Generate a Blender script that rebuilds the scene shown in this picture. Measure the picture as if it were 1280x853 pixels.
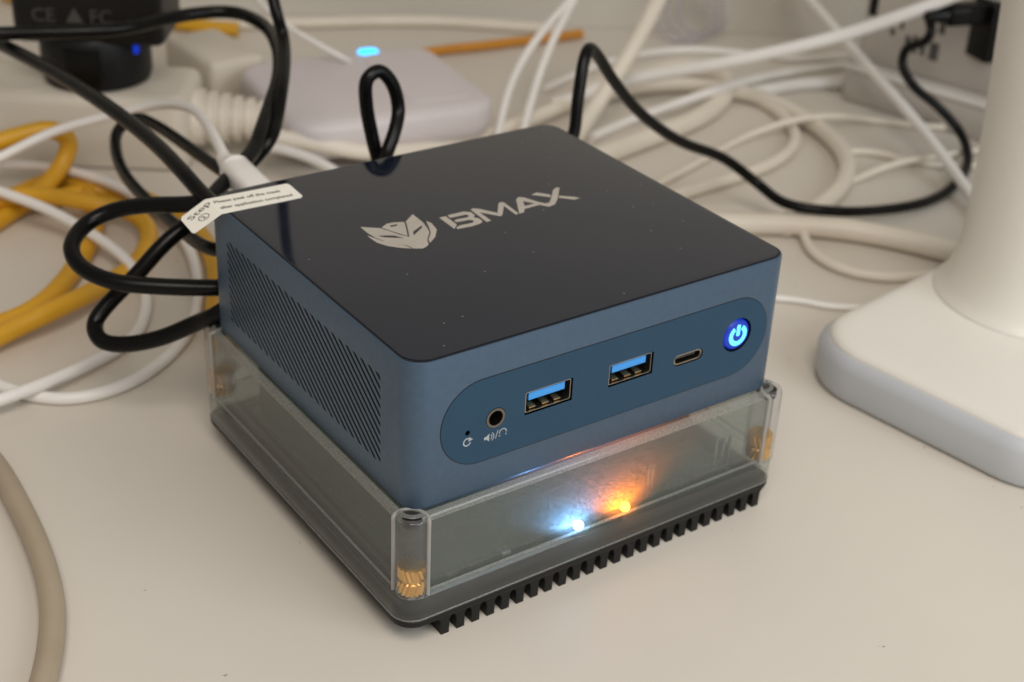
import bpy, bmesh, math, random
from mathutils import Vector, Matrix
from mathutils.geometry import tessellate_polygon
random.seed(7)
SC = bpy.context.scene
for o in list(bpy.data.objects): bpy.data.objects.remove(o)
S = 0.01                       # everything below is written in centimetres
COL = SC.collection
R = math.radians

# ------------------------------------------------------------------ camera, light, exposure
cam = bpy.data.cameras.new('camera'); CAM = bpy.data.objects.new('camera', cam); COL.objects.link(CAM)
CAM.location = (-15.9441*S, -26.0814*S, 26.4609*S)
CAM.rotation_euler = (Matrix.Rotation(R(-35.90526), 3, 'Z') @ Matrix.Rotation(R(60.63594), 3, 'X') @ Matrix.Rotation(R(2.80973), 3, 'Z')).to_euler()
cam.sensor_width = 36; cam.lens = 1853.76/1280*36
cam.clip_start = 0.02; cam.clip_end = 20
cam.dof.use_dof = True; cam.dof.focus_distance = 0.375; cam.dof.aperture_fstop = 15
SC.camera = CAM

W = bpy.data.worlds.new('World'); SC.world = W; W.use_nodes = True
bg = W.node_tree.nodes['Background']; bg.inputs[0].default_value = (1.0, .93, .845, 1); bg.inputs[1].default_value = 0.235

def area(name, loc, target, size, power, color):
    l = bpy.data.lights.new(name, 'AREA'); l.shape = 'RECTANGLE'; l.size, l.size_y = size; l.energy = power; l.color = color
    o = bpy.data.objects.new(name, l); COL.objects.link(o); o.location = Vector(loc)
    o.rotation_euler = (Vector(target)-Vector(loc)).to_track_quat('-Z', 'Y').to_euler(); return o
area('ceiling_lamp', (-.22, -.45, .85), (.05, .05, 0), (.5, .5), 4.7, (1, .925, .84))
area('window_light', (.30, -.80, .50), (.06, .05, .05), (.6, .5), 4.0, (.90, .96, 1))
vs = SC.view_settings; vs.view_transform = 'Standard'; vs.look = 'None'; vs.exposure = 0.14; vs.gamma = 1.0; vs.use_curve_mapping = False
SC.render.engine = 'CYCLES'; SC.cycles.max_bounces = 12; SC.cycles.transparent_max_bounces = 16; SC.cycles.transmission_bounces = 10
SC.cycles.caustics_reflective = False; SC.cycles.caustics_refractive = False

# ------------------------------------------------------------------ traced coordinates (cm, x along the front, y back, z up)
D = {}
D['BLACK_A'] = [(-1.8, 30.63, 8.0), (-0.12, 30.21, 8.0), (1.51, 29.5, 8.0), (4.07, 28.65, 8.0), (7.01, 29.26, 8.0), (8.89, 28.8, 8.0), (9.28, 26.82, 8.0), (8.56, 24.05, 8.0), (7.47, 21.78, 7.7), (6.35, 20.27, 7.3), (5.28, 18.9, 6.9), (4.71, 18.27, 6.6), (3.69, 17.43, 6.4), (2.37, 16.37, 6.2), (0.94, 15.24, 5.9), (-0.11, 15.05, 5.4), (-1.17, 15.03, 4.5), (-2.11, 15.02, 3.8), (-2.67, 14.86, 3.3), (-2.72, 14.26, 3.0), (-2.2, 13.66, 3.0), (-1.26, 12.97, 3.3), (-0.31, 12.3, 3.9), (0.17, 11.53, 4.5), (1.6, 11.45, 5.3)]
D['BLACK_B'] = [(7.4, 26.5, 26.0), (7.7, 25.8, 20.0), (8.1, 25.2, 14.5), (8.5, 24.8, 11.5), (8.19, 23.32, 9.6), (8.37, 23.15, 8.7), (7.62, 21.58, 8.2), (6.78, 20.21, 7.7), (6.18, 19.44, 7.0), (5.56, 18.74, 6.6), (4.88, 18.68, 6.0), (4.24, 18.53, 5.7), (4.02, 19.19, 5.5), (4.01, 20.38, 5.4), (4.09, 23.06, 5.2), (4.2, 26.01, 4.9), (4.04, 27.86, 4.6), (3.31, 27.75, 4.3), (2.54, 26.08, 4.1), (1.95, 23.56, 4.1), (1.65, 20.41, 4.3), (1.4, 17.14, 4.7), (1.24, 14.29, 5.2), (2.6, 11.45, 6.0)]
D['BLACK_C'] = [(-0.51, 37.76, 7.0), (-0.28, 34.01, 7.2), (-0., 30.8, 7.4), (0.46, 26.65, 7.6), (0.82, 21.99, 7.7), (1.03, 18.27, 7.6), (1.01, 15.67, 7.4), (1.09, 14.31, 7.1), (1.3, 12.6, 6.9), (1.9, 11.45, 6.8)]
D['BLACK_D'] = [(3.3, 11.45, 6.9), (2., 12.3, 6.9), (1.17, 14.15, 6.9), (0.43, 14.74, 6.8), (-0.41, 15.65, 6.6), (-1.22, 16.36, 6.3), (-2.06, 16.46, 6.0), (-2.85, 15.75, 5.7), (-2.92, 14.87, 5.4), (-2.33, 13.8, 5.2), (-1.23, 13.02, 5.1), (0.21, 12.3, 5.0), (1., 12., 4.95), (2.3, 11.45, 4.9)]
D['BLACK_E'] = [(5.6, 11.45, 5.4), (5.9, 13., 5.6), (7.47, 14.4, 6.61), (7.45, 14.8, 7.63), (7.32, 15., 8.86), (7.36, 15., 9.72), (7.82, 15., 9.93), (8.25, 14.9, 9.47), (8.45, 14.8, 8.54), (8.06, 14.4, 7.94), (7.45, 14., 7.19), (6.4, 12.6, 6.5), (6.5, 11.45, 6.2)]
D['BLACK_F'] = [(11.4, 11.45, 5.5), (11.8, 12.8, 5.4), (13.2, 13.5, 5.7), (14.96, 13.6, 6.47), (15.39, 13.9, 7.97), (15.87, 14.3, 9.27), (16.29, 14.6, 9.53), (16.88, 14.9, 9.17), (18.18, 15.4, 7.79), (20.09, 15.9, 5.97), (22.62, 16.2, 4.18), (25.4, 16.4, 2.82), (26.98, 15.9, 1.58), (27.16, 14.29, 1.2), (28.52, 12.79, 1.12), (31.36, 12.61, 0.6), (34.56, 12.66, 0.3), (37.27, 13.4, 0.3), (39.67, 14.78, 0.5), (40.88, 16.46, 1.1), (40.13, 17.46, 2.2), (39.39, 18.5, 3.0), (39.31, 19.33, 3.8), (39.45, 19.38, 4.6), (39.58, 18.48, 5.2), (39.69, 18.31, 5.7), (40.01, 18.85, 6.2)]
D['WHITE_A'] = [(-1.71, 31.63, 2.0), (-0.41, 31.45, 2.5), (2.01, 31.53, 3.2), (3.9, 30.01, 4.0), (5.09, 28.12, 4.9), (5.46, 25.5, 5.6), (4.68, 21.97, 6.1), (3.84, 19.14, 6.4), (3.43, 17.62, 6.5)]
D['PLUG_A'] = [(3.47, 17.83, 6.5), (3.46, 15.5, 6.3)]
D['WHITE_B'] = [(-0.82, 35., 1.0), (0.31, 34.28, 1.0), (1.97, 33.07, 1.0), (3.3, 30.97, 1.0), (4.23, 28.07, 0.9), (4.42, 25., 0.7), (4., 22.5, 0.4), (2.76, 19.6, 0.22), (1.37, 17.64, 0.22), (-0.42, 16.23, 0.22), (-2.06, 15.67, 0.22), (-3.49, 15.87, 0.22), (-4.61, 16.88, 0.22), (-5.58, 18.83, 0.22)]
D['WHITE_C'] = [(-1.7, 31.84, 1.6), (-0.89, 30.37, 1.5), (0.31, 28.25, 1.3), (1.24, 25.57, 1.0), (1.62, 23.32, 0.8), (1.48, 21.41, 0.5), (0.96, 20.11, 0.3), (-0.22, 18.46, 0.3), (-1.9, 17.49, 0.4), (-3.87, 16.57, 0.62), (-5.56, 16.21, 0.66), (-6.56, 16.37, 0.5)]
D['YEL_A'] = [(-1.97, 32.84, 2.2), (-0.24, 33.03, 2.5), (1.03, 32.7, 2.8), (2.05, 32.48, 2.9), (2.75, 32.3, 2.4), (2.4, 32.17, 1.5), (1.22, 31.49, 0.8), (-0.23, 30.81, 0.4), (-1.92, 29.59, 0.35), (-3.39, 28.9, 0.35)]
D['YEL_B'] = [(-3.79, 29.63, 0.35), (-1.41, 31.24, 0.35), (1.06, 32.65, 0.35), (2.43, 33.07, 0.35), (2.89, 31.9, 0.4), (2.64, 29.58, 0.4), (1.72, 27.25, 0.4), (0.37, 25.12, 0.4), (-1.33, 23.02, 0.4), (-2.93, 21.8, 0.4), (-4.74, 21.48, 0.4)]
D['YEL_C'] = [(-3.4, 30.99, 0.4), (-1.11, 30.94, 0.9), (0.61, 30.08, 1.15), (2.03, 28.51, 1.1), (3.2, 27.65, 0.9), (3.53, 25.93, 0.7), (2.43, 23.95, 0.5), (0.68, 22.61, 0.5), (-1.75, 20.84, 0.95), (-3.6, 20.53, 0.7), (-5.44, 20.05, 0.5)]
D['YEL_D'] = [(1.2, 31.07, 0.35), (2.94, 31.1, 0.4), (4.24, 30.38, 0.4), (4.89, 28.51, 0.4), (5.36, 26.08, 0.4), (4.98, 23.32, 0.4), (4.07, 20.68, 0.4), (2.9, 18.42, 0.4), (2.21, 15.79, 0.4)]
D['YEL_E'] = [(7.69, 63.27, 0.4), (9.12, 59.66, 0.4), (10.62, 57.87, 0.4), (12.76, 54.73, 0.4), (15.19, 51.35, 0.4), (16.76, 49.25, 0.4), (18.04, 48.28, 0.4)]
D['ORANGE'] = [(22.21, 40.21, 0.3), (26.62, 40.33, 0.3), (28.66, 39.91, 0.3), (30.93, 39.69, 0.3), (33.18, 39.34, 0.3), (35.14, 39.16, 0.3)]
D['BEIGE_BL'] = [(-6.95, 15.14, 0.34), (-6.74, 13.3, 0.34), (-6.8, 11.05, 0.34), (-7.04, 8.28, 0.34), (-7.47, 6.09, 0.34), (-8.09, 4.4, 0.34), (-8.85, 2.94, 0.34), (-9.76, 1.56, 0.34)]
D['CREAM_A'] = [(32.48, 29.14, 6.5), (30.9, 28.02, 5.6), (29.38, 27.38, 4.2), (27.87, 27.08, 2.6), (26.48, 26.88, 1.2), (24.25, 25.41, 0.5), (21.59, 23.33, 0.4)]
D['CREAM_B'] = [(26.26, 29.8, 0.6), (27.5, 29.5, 0.9), (29.2, 29.14, 1.4), (31.27, 27.37, 2.2), (33.13, 25.41, 3.0), (35.93, 22.94, 4.2), (37.61, 21.53, 5.0), (39.09, 20.03, 6.0), (40.68, 18.7, 7.0), (41.83, 17.52, 8.0), (43.81, 16.27, 9.5)]
D['CREAM_C'] = [(23.97, 23.49, 0.45), (28.52, 24.4, 0.45), (31.66, 25.11, 0.45), (34.76, 26.65, 0.45), (36.85, 28.68, 0.45), (37.16, 30.51, 0.45), (35.57, 31.63, 0.45), (32.12, 31.43, 0.45), (28.41, 30.67, 0.45)]
D['CREAM_D'] = [(27.85, 29.92, 0.45), (31.73, 30.26, 0.45), (34.68, 29.26, 0.45), (36., 27.6, 0.45), (36.89, 25.53, 0.45), (36.67, 22.68, 0.45), (35.88, 19.84, 0.45), (34.27, 17.32, 0.45), (31.87, 15.47, 0.45), (29.2, 14.29, 0.45), (26.63, 13.59, 0.45)]
D['CREAM_E'] = [(22.05, 18.65, 0.3), (25.74, 18.75, 0.3), (28.75, 18.93, 0.3), (31.36, 19.32, 0.3), (33.82, 20.44, 0.3), (35.4, 22.08, 0.3), (36.54, 24.53, 0.28), (36.68, 27.07, 0.2), (35.44, 28.82, 0.2)]
D['CREAM_F'] = [(22.65, 17.25, 0.5), (24.47, 15.22, 0.5), (26.22, 14.15, 0.5), (28.35, 12.49, 0.5), (30., 10.4, 0.5), (31.18, 7.99, 0.5), (32.2, 5.16, 0.5)]
D['WHITE_D'] = [(44.29, 32.49, 4.2), (42.94, 29.62, 4.0), (41.34, 26.01, 3.6), (39.3, 20.53, 2.7), (37.97, 16.01, 1.6), (36.64, 12.49, 0.7), (34.86, 9.33, 0.3)]
D['WHITE_E'] = [(35.57, 19.05, 0.17), (36.91, 18.25, 0.2), (37.53, 16.77, 0.2), (38.98, 15.09, 0.2), (41.65, 13.96, 0.2)]
D['WHITE_F'] = [(31.02, 15.58, 0.2), (34.05, 16.28, 0.2), (36.18, 16.11, 0.55), (38.5, 15.73, 0.55), (42.62, 15.72, 0.2)]
D['WHITE_G'] = [(37.12, 26.95, 0.25), (40.39, 26.75, 0.25), (42.44, 25.82, 0.25), (44.23, 24.04, 0.25), (45.42, 21.22, 0.25), (46.96, 18.81, 0.25)]
D['WHITE_H'] = [(22.05, 9.62, 0.15), (22.96, 8.79, 0.15), (23.58, 7.9, 0.15), (24.72, 7.1, 0.15)]
D['WHITE_I'] = [(20.16, 25.98, 0.3), (21.63, 27.68, 1.0), (23.4, 29.53, 2.0), (25.03, 30.67, 3.0), (26.84, 31.47, 4.0), (28.54, 31.87, 5.0), (29.96, 32.31, 5.8)]
D['WHITE_J'] = [(21.75, 26.21, 0.3), (23.18, 27.68, 1.2), (24.76, 29.09, 2.4), (26.11, 30.13, 3.4), (27.62, 31.1, 4.4), (29.32, 32.27, 5.2), (30.85, 33.47, 5.6)]
D['WHITE_K'] = [(15.34, 40.97, 5.2), (14.86, 38.93, 5.0), (15.27, 37.24, 4.3), (16.24, 35.59, 3.6), (17.26, 34.85, 2.95), (17.82, 35.08, 2.55)]
D['WHITE_L'] = [(16.14, 50.24, 0.3), (19.89, 48.84, 0.3), (22.77, 47.56, 0.3), (26.18, 46.18, 0.3), (29.4, 44.39, 0.3), (31.56, 42.63, 0.3), (34.37, 40.21, 0.3)]
D['WHITE_M'] = [(9.88, 29.39, 1.4), (10.31, 29.33, 1.6), (10.79, 28.58, 1.7), (11.48, 27.45, 1.6), (12.11, 26.11, 1.3), (12.3, 24.37, 1.0)]
D['CREAM_G'] = [(10.34, 29.98, 2.0), (11.14, 29.41, 1.9), (12.62, 28.5, 1.6), (14.23, 27.79, 1.2), (16.16, 27.57, 0.9), (18.99, 27.98, 0.6), (21.8, 28.17, 0.6), (25.86, 29.25, 0.6), (29.02, 30.15, 0.6)]
D['NEW_A'] = [(25.09, 20.18, 0.2), (29.01, 21.42, 0.2), (32.65, 22.65, 0.2), (34.74, 21.9, 0.9), (37.26, 21.41, 0.9), (40.14, 21.31, 0.2), (41.67, 19.49, 0.2), (44.08, 17.95, 0.2)]
D['NEW_B'] = [(25.98, 26.11, 0.25), (29.81, 27.19, 0.25), (32.04, 26.26, 1.05), (35.93, 27., 1.0), (41.56, 28.58, 0.25), (44.76, 28.1, 0.25), (47.65, 27.83, 0.25)]
D['NEW_C'] = [(28.06, 14.81, 0.27), (27.33, 13.17, 0.27), (26.3, 11.55, 0.27), (26.19, 9.85, 0.27), (27.17, 8.39, 0.27), (28.92, 7.64, 0.27), (31.18, 7.09, 0.27)]
D['NEW_D'] = [(27.92, 32.77, 0.2), (32.23, 34.32, 0.2), (36.03, 34.91, 0.2), (39.43, 34.1, 0.2), (41.74, 31.97, 0.2), (43.62, 30.07, 0.2), (46.52, 29.2, 0.2)]
F = {}
F['FOX_FACE'] = [[(2.831, 7.458), (3.028, 7.291), (3.273, 7.113), (3.409, 6.808), (3.522, 6.502), (3.695, 6.196), (3.833, 6.468), (3.995, 6.806), (4.147, 7.143), (4.567, 7.463), (4.558, 7.189), (4.539, 6.848), (4.456, 6.489), (4.358, 6.201), (4.034, 5.793), (3.911, 5.519), (3.762, 5.423), (3.63, 5.388), (3.414, 5.51), (3.368, 5.755), (3.163, 5.98), (2.984, 6.208), (2.916, 6.423), (2.837, 6.662), (2.807, 7.073)], [(2.961, 6.688), (3.154, 6.624), (3.387, 6.481), (3.525, 6.219), (3.295, 6.366), (3.075, 6.529)], [(3.964, 6.451), (4.405, 6.691), (4.335, 6.557), (3.865, 6.235)]]
F['FOX_EAR'] = [[(3.333, 7.119), (3.58, 7.269), (3.818, 7.252), (4.087, 7.13), (3.922, 6.76), (3.688, 6.279), (3.535, 6.607), (3.41, 6.893)], [(3.591, 7.118), (3.733, 7.108), (3.845, 7.08), (3.745, 7.003), (3.587, 7.028)]]
F['FOX_CHEEK'] = [[(4.669, 6.875), (4.728, 6.684), (4.632, 6.247), (4.333, 5.848), (4.0, 5.59), (4.065, 5.775), (4.378, 6.161), (4.499, 6.436)]]
F['FOX_JAW'] = [[(2.725, 6.866), (2.783, 6.693), (2.91, 6.371), (3.05, 6.115), (3.255, 5.89), (3.343, 5.714), (3.378, 5.531), (3.114, 5.734), (2.881, 5.991), (2.729, 6.307), (2.704, 6.682)]]
F['B_BAR'] = [[(5.114, 6.889), (5.331, 6.88), (5.31, 6.241), (5.091, 6.025)]]
F['B_BOWL'] = [[(5.411, 6.91), (5.963, 6.906), (6.122, 6.769), (6.111, 6.519), (6.003, 6.429), (6.099, 6.263), (6.072, 6.054), (5.935, 5.964), (5.596, 5.933), (5.155, 5.98), (5.191, 6.087), (5.353, 6.152), (5.782, 6.124), (5.879, 6.227), (5.814, 6.329), (5.382, 6.385), (5.37, 6.493), (5.483, 6.542), (5.872, 6.512), (5.948, 6.61), (5.906, 6.691), (5.39, 6.715)]]
F['M'] = [[(6.218, 6.916), (6.325, 6.953), (6.474, 6.831), (6.779, 6.336), (7.183, 6.882), (7.287, 6.942), (7.37, 6.876), (7.301, 6.016), (7.184, 5.967), (7.219, 6.648), (6.817, 6.144), (6.719, 6.104), (6.341, 6.628), (6.323, 5.979), (6.153, 5.971)]]
F['AX'] = [[(7.812, 6.877), (7.975, 6.975), (8.096, 6.868), (8.296, 6.381), (8.406, 6.202), (8.556, 6.198), (8.817, 6.468), (9.17, 6.877), (9.356, 6.999), (9.475, 6.953), (8.932, 6.305), (8.615, 6.008), (8.359, 5.955), (8.191, 6.204), (7.627, 6.179), (7.486, 5.989), (7.309, 5.983)], [(7.915, 6.652), (8.118, 6.363), (7.755, 6.349)]]
F['X_DASH_L'] = [[(8.395, 6.922), (8.639, 6.988), (8.914, 6.664), (8.818, 6.488), (8.564, 6.758)]]
F['X_DASH_R'] = [[(9.099, 6.462), (9.456, 6.164), (9.555, 6.009), (9.32, 6.01), (9.011, 6.341)]]
ST_PLATE = [(-0.199, 11.272, 8.46), (2.396, 11.167, 8.46), (2.441, 11.033, 8.46), (2.394, 10.139, 8.46), (2.301, 10.041, 8.46), (-0.194, 10.124, 8.46)]
ST_FLAP = [(-0.199, 11.272, 8.46), (-0.194, 10.124, 8.46), (-1.094, 10.023, 8.1), (-1.13, 10.124, 8.1), (-1.072, 11.01, 8.1), (-0.995, 11.134, 8.1)]
ST_T1 = [(-0.064, 10.873, 8.462), (1.988, 10.695, 8.462)]
ST_T2 = [(-0.07, 10.427, 8.462), (2.153, 10.267, 8.462)]
ST_STEP = [(-0.892, 10.661, 8.2), (-0.15, 10.915, 8.37)]
ST_TWO = [(-0.592, 10.478, 8.28)]

# ------------------------------------------------------------------ materials
def mat(name, col, rough=.5, metal=0., spec=.5, noise=0., nscale=40., bump=0., bscale=300., rvar=0., emit=None, estr=0., coat=0., sss=0.):
    m = bpy.data.materials.new(name); m.use_nodes = True; nt = m.node_tree; b = nt.nodes['Principled BSDF']
    b.inputs['Base Color'].default_value = (*col, 1); b.inputs['Roughness'].default_value = rough
    b.inputs['Metallic'].default_value = metal; b.inputs['Specular IOR Level'].default_value = spec
    if coat: b.inputs['Coat Weight'].default_value = coat; b.inputs['Coat Roughness'].default_value = .05
    if sss: b.inputs['Subsurface Weight'].default_value = sss; b.inputs['Subsurface Radius'].default_value = (.004, .003, .002)
    if emit: b.inputs['Emission Color'].default_value = (*emit, 1); b.inputs['Emission Strength'].default_value = estr
    tc = nt.nodes.new('ShaderNodeTexCoord')
    def noi(sc, det=4):
        n = nt.nodes.new('ShaderNodeTexNoise'); n.inputs['Scale'].default_value = sc; n.inputs['Detail'].default_value = det
        nt.links.new(tc.outputs['Object'], n.inputs['Vector']); return n
    if noise:
        n = noi(nscale); r = nt.nodes.new('ShaderNodeMapRange')
        r.inputs['From Min'].default_value = .3; r.inputs['From Max'].default_value = .7
        r.inputs['To Min'].default_value = 1-noise; r.inputs['To Max'].default_value = 1+noise
        nt.links.new(n.outputs['Fac'], r.inputs['Value'])
        v = nt.nodes.new('ShaderNodeVectorMath'); v.operation = 'SCALE'; v.inputs[0].default_value = col
        nt.links.new(r.outputs['Result'], v.inputs['Scale']); nt.links.new(v.outputs[0], b.inputs['Base Color'])
    if rvar:
        n = noi(nscale*1.7, 6); r = nt.nodes.new('ShaderNodeMapRange')
        r.inputs['From Min'].default_value = .3; r.inputs['From Max'].default_value = .7
        r.inputs['To Min'].default_value = max(0, rough-rvar); r.inputs['To Max'].default_value = rough+rvar
        nt.links.new(n.outputs['Fac'], r.inputs['Value']); nt.links.new(r.outputs['Result'], b.inputs['Roughness'])
    if bump:
        n = noi(bscale, 3); bp = nt.nodes.new('ShaderNodeBump'); bp.inputs['Strength'].default_value = bump; bp.inputs['Distance'].default_value = .0005
        nt.links.new(n.outputs['Fac'], bp.inputs['Height']); nt.links.new(bp.outputs['Normal'], b.inputs['Normal'])
    return m

def clear_mat(name, tint, frost, frost_col, rough, grain=0., gscale=4200):
    """clear plastic: straight transmission, a little internal haze, fresnel gloss"""
    m = bpy.data.materials.new(name); m.use_nodes = True; nt = m.node_tree; nt.nodes.clear(); N = nt.nodes.new; Lk = nt.links.new
    out = N('ShaderNodeOutputMaterial'); tr = N('ShaderNodeBsdfTransparent'); tr.inputs[0].default_value = (*tint, 1)
    tl = N('ShaderNodeBsdfTranslucent'); tl.inputs[0].default_value = (*frost_col, 1)
    df = N('ShaderNodeBsdfDiffuse'); df.inputs[0].default_value = (*frost_col, 1)
    mx = N('ShaderNodeMixShader'); mx.inputs[0].default_value = .45; Lk(tl.outputs[0], mx.inputs[1]); Lk(df.outputs[0], mx.inputs[2])
    m1 = N('ShaderNodeMixShader'); m1.inputs[0].default_value = frost; Lk(tr.outputs[0], m1.inputs[1]); Lk(mx.outputs[0], m1.inputs[2])
    if grain:
        tc = N('ShaderNodeTexCoord'); n = N('ShaderNodeTexNoise'); n.inputs['Scale'].default_value = gscale; n.inputs['Detail'].default_value = 2
        Lk(tc.outputs['Object'], n.inputs['Vector']); r = N('ShaderNodeMapRange'); r.inputs['From Min'].default_value = .35; r.inputs['From Max'].default_value = .68
        r.inputs['To Min'].default_value = frost*(1-grain); r.inputs['To Max'].default_value = frost*(1+grain)
        Lk(n.outputs['Fac'], r.inputs['Value']); Lk(r.outputs['Result'], m1.inputs[0])
    gl = N('ShaderNodeBsdfGlossy'); gl.inputs['Roughness'].default_value = rough
    fr = N('ShaderNodeFresnel'); ge = N('ShaderNodeNewGeometry'); mr = N('ShaderNodeMapRange')   # same reflectance on both sides of the thin wall
    mr.inputs['To Min'].default_value = 1.45; mr.inputs['To Max'].default_value = 1/1.45; Lk(ge.outputs['Backfacing'], mr.inputs['Value']); Lk(mr.outputs['Result'], fr.inputs['IOR'])
    m2 = N('ShaderNodeMixShader'); Lk(fr.outputs[0], m2.inputs[0]); Lk(m1.outputs[0], m2.inputs[1]); Lk(gl.outputs[0], m2.inputs[2])
    Lk(m2.outputs[0], out.inputs[0]); return m

def glass_mat(name, col, rough, ior):
    m = mat(name, col, rough); b = m.node_tree.nodes['Principled BSDF']
    b.inputs['Transmission Weight'].default_value = 1; b.inputs['IOR'].default_value = ior; return m

def emis(name, col, st):
    m = bpy.data.materials.new(name); m.use_nodes = True; nt = m.node_tree; nt.nodes.clear()
    e = nt.nodes.new('ShaderNodeEmission'); e.inputs[0].default_value = (*col, 1); e.inputs[1].default_value = st
    o = nt.nodes.new('ShaderNodeOutputMaterial'); nt.links.new(e.outputs[0], o.inputs[0]); return m

def top_mat():
    """glossy black plate with a sprinkling of dust"""
    m = mat('gloss_black', (.0085, .0115, .022), .05, rvar=.03, nscale=45); nt = m.node_tree; b = nt.nodes['Principled BSDF']; b.inputs['Specular IOR Level'].default_value = .40
    tc = nt.nodes.new('ShaderNodeTexCoord'); v = nt.nodes.new('ShaderNodeTexVoronoi'); v.voronoi_dimensions = '2D'; v.inputs['Scale'].default_value = 160
    nt.links.new(tc.outputs['Object'], v.inputs['Vector'])
    lt = nt.nodes.new('ShaderNodeMath'); lt.operation = 'LESS_THAN'; lt.inputs[1].default_value = .042; nt.links.new(v.outputs['Distance'], lt.inputs[0])
    sp = nt.nodes.new('ShaderNodeSeparateColor'); nt.links.new(v.outputs['Color'], sp.inputs[0])
    gt = nt.nodes.new('ShaderNodeMath'); gt.operation = 'GREATER_THAN'; gt.inputs[1].default_value = .93; nt.links.new(sp.outputs[0], gt.inputs[0])
    mu = nt.nodes.new('ShaderNodeMath'); mu.operation = 'MULTIPLY'; nt.links.new(lt.outputs[0], mu.inputs[0]); nt.links.new(gt.outputs[0], mu.inputs[1])
    mx = nt.nodes.new('ShaderNodeMix'); mx.data_type = 'RGBA'; nt.links.new(mu.outputs[0], mx.inputs[0])
    mx.inputs[6].default_value = (.0085, .0115, .022, 1); mx.inputs[7].default_value = (.16, .155, .15, 1); nt.links.new(mx.outputs[2], b.inputs['Base Color'])
    return m

M = dict(
    desk=mat('desk_laminate', (.67, .622, .552), .42, noise=.035, nscale=9, bump=.05, bscale=900, rvar=.06),
    wall=mat('wall_paint', (.61, .58, .52), .8, noise=.03, nscale=6, bump=.15, bscale=160),
    shell=mat('blue_aluminium', (.070, .115, .178), .38, metal=.42, spec=.5, noise=.05, nscale=500, bump=.06, bscale=2600, rvar=.05),
    panel=mat('blue_panel', (.012, .052, .100), .45, spec=.35, noise=.04, nscale=80, bump=.03, bscale=1800),
    seam=mat('seam_black', (.006, .007, .010), .6), plate=top_mat(),
    silver=mat('silver_print', (.52, .48, .43), .38, metal=.35, noise=.05, nscale=300),
    metal=mat('port_steel', (.42, .37, .31), .28, metal=1, noise=.08, nscale=200),
    black=mat('black_plastic', (.005, .005, .006), .45, spec=.3), portblue=mat('port_blue', (.05, .33, .85), .35),
    gold=mat('contact_gold', (.55, .38, .20), .35, metal=1, noise=.2, nscale=400),
    brass=mat('brass', (.80, .50, .18), .38, metal=1, noise=.05, nscale=300),
    print=mat('white_print', (.36, .39, .41), .6), ink=mat('grey_ink', (.09, .085, .08), .6, noise=.25, nscale=500),
    label=mat('paper_label', (.88, .85, .77), .5, noise=.03, nscale=60),
    cover=clear_mat('clear_plastic', (.88, .90, .89), .10, (.60, .61, .58), .06, .3), bevel=clear_mat('frosted_edge', (.84, .86, .84), .40, (.72, .72, .68), .15, .35), film=clear_mat('frosted_film', (.95, .97, .96), .10, (.66, .67, .65), .3, 1.0, 2000),
    post=clear_mat('clear_post', (.95, .95, .96), .07, (.72, .70, .70), .06), rim=clear_mat('clear_rim', (.8, .8, .8), .62, (.80, .78, .75), .1),
    heat=mat('heatsink_black', (.007, .0065, .006), .5, spec=.3, noise=.12, nscale=200, bump=.1, bscale=1500),
    pcb=mat('circuit_board', (.014, .050, .036), .4, noise=.3, nscale=300),
    chip=mat('chip_grey', (.05, .05, .05), .5, noise=.2, nscale=200), tin=mat('tin', (.55, .55, .53), .35, metal=1),
    ledb=emis('led_blue_white', (.55, .8, 1), 14), ledo=emis('led_orange', (1, .36, .03), 12),
    btn=mat('button_blue', (.004, .02, .16), .3, emit=(.0, .03, .55), estr=.55), sym=emis('button_symbol', (.10, .52, 1.0), 2.6),
    rled=emis('router_led', (.03, .42, 1.0), 3.2), cled=emis('charger_led', (.02, .08, 1.0), .45),
    cblack=mat('black_pvc', (.0032, .003, .0028), .30, spec=.2, rvar=.06, nscale=90, bump=.05, bscale=600),
    cwhite=mat('white_pvc', (.85, .82, .79), .4, noise=.03, nscale=60), ccream=mat('cream_pvc', (.76, .695, .60), .45, noise=.04, nscale=50),
    cyel=mat('yellow_pvc', (.68, .36, .018), .42, noise=.08, nscale=60), cor=mat('orange_pvc', (.58, .24, .02), .45, noise=.06, nscale=60),
    cbeige=mat('beige_pvc', (.40, .325, .235), .5, noise=.05, nscale=60),
    lampw=mat('lamp_white', (.79, .76, .70), .38, noise=.015, nscale=20, sss=.1), lampg=mat('lamp_grey_rim', (.53, .55, .585), .45, noise=.02, nscale=40),
    router=mat('router_white', (.66, .61, .62), .42, noise=.02, nscale=30), strip=mat('strip_cream', (.66, .60, .51), .45, noise=.03, nscale=30),
    adapter=mat('adapter_white', (.56, .52, .48), .5, noise=.03, nscale=40), clearbag=clear_mat('clear_film', (.96, .95, .97), .5, (.75, .71, .74), .1))

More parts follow.
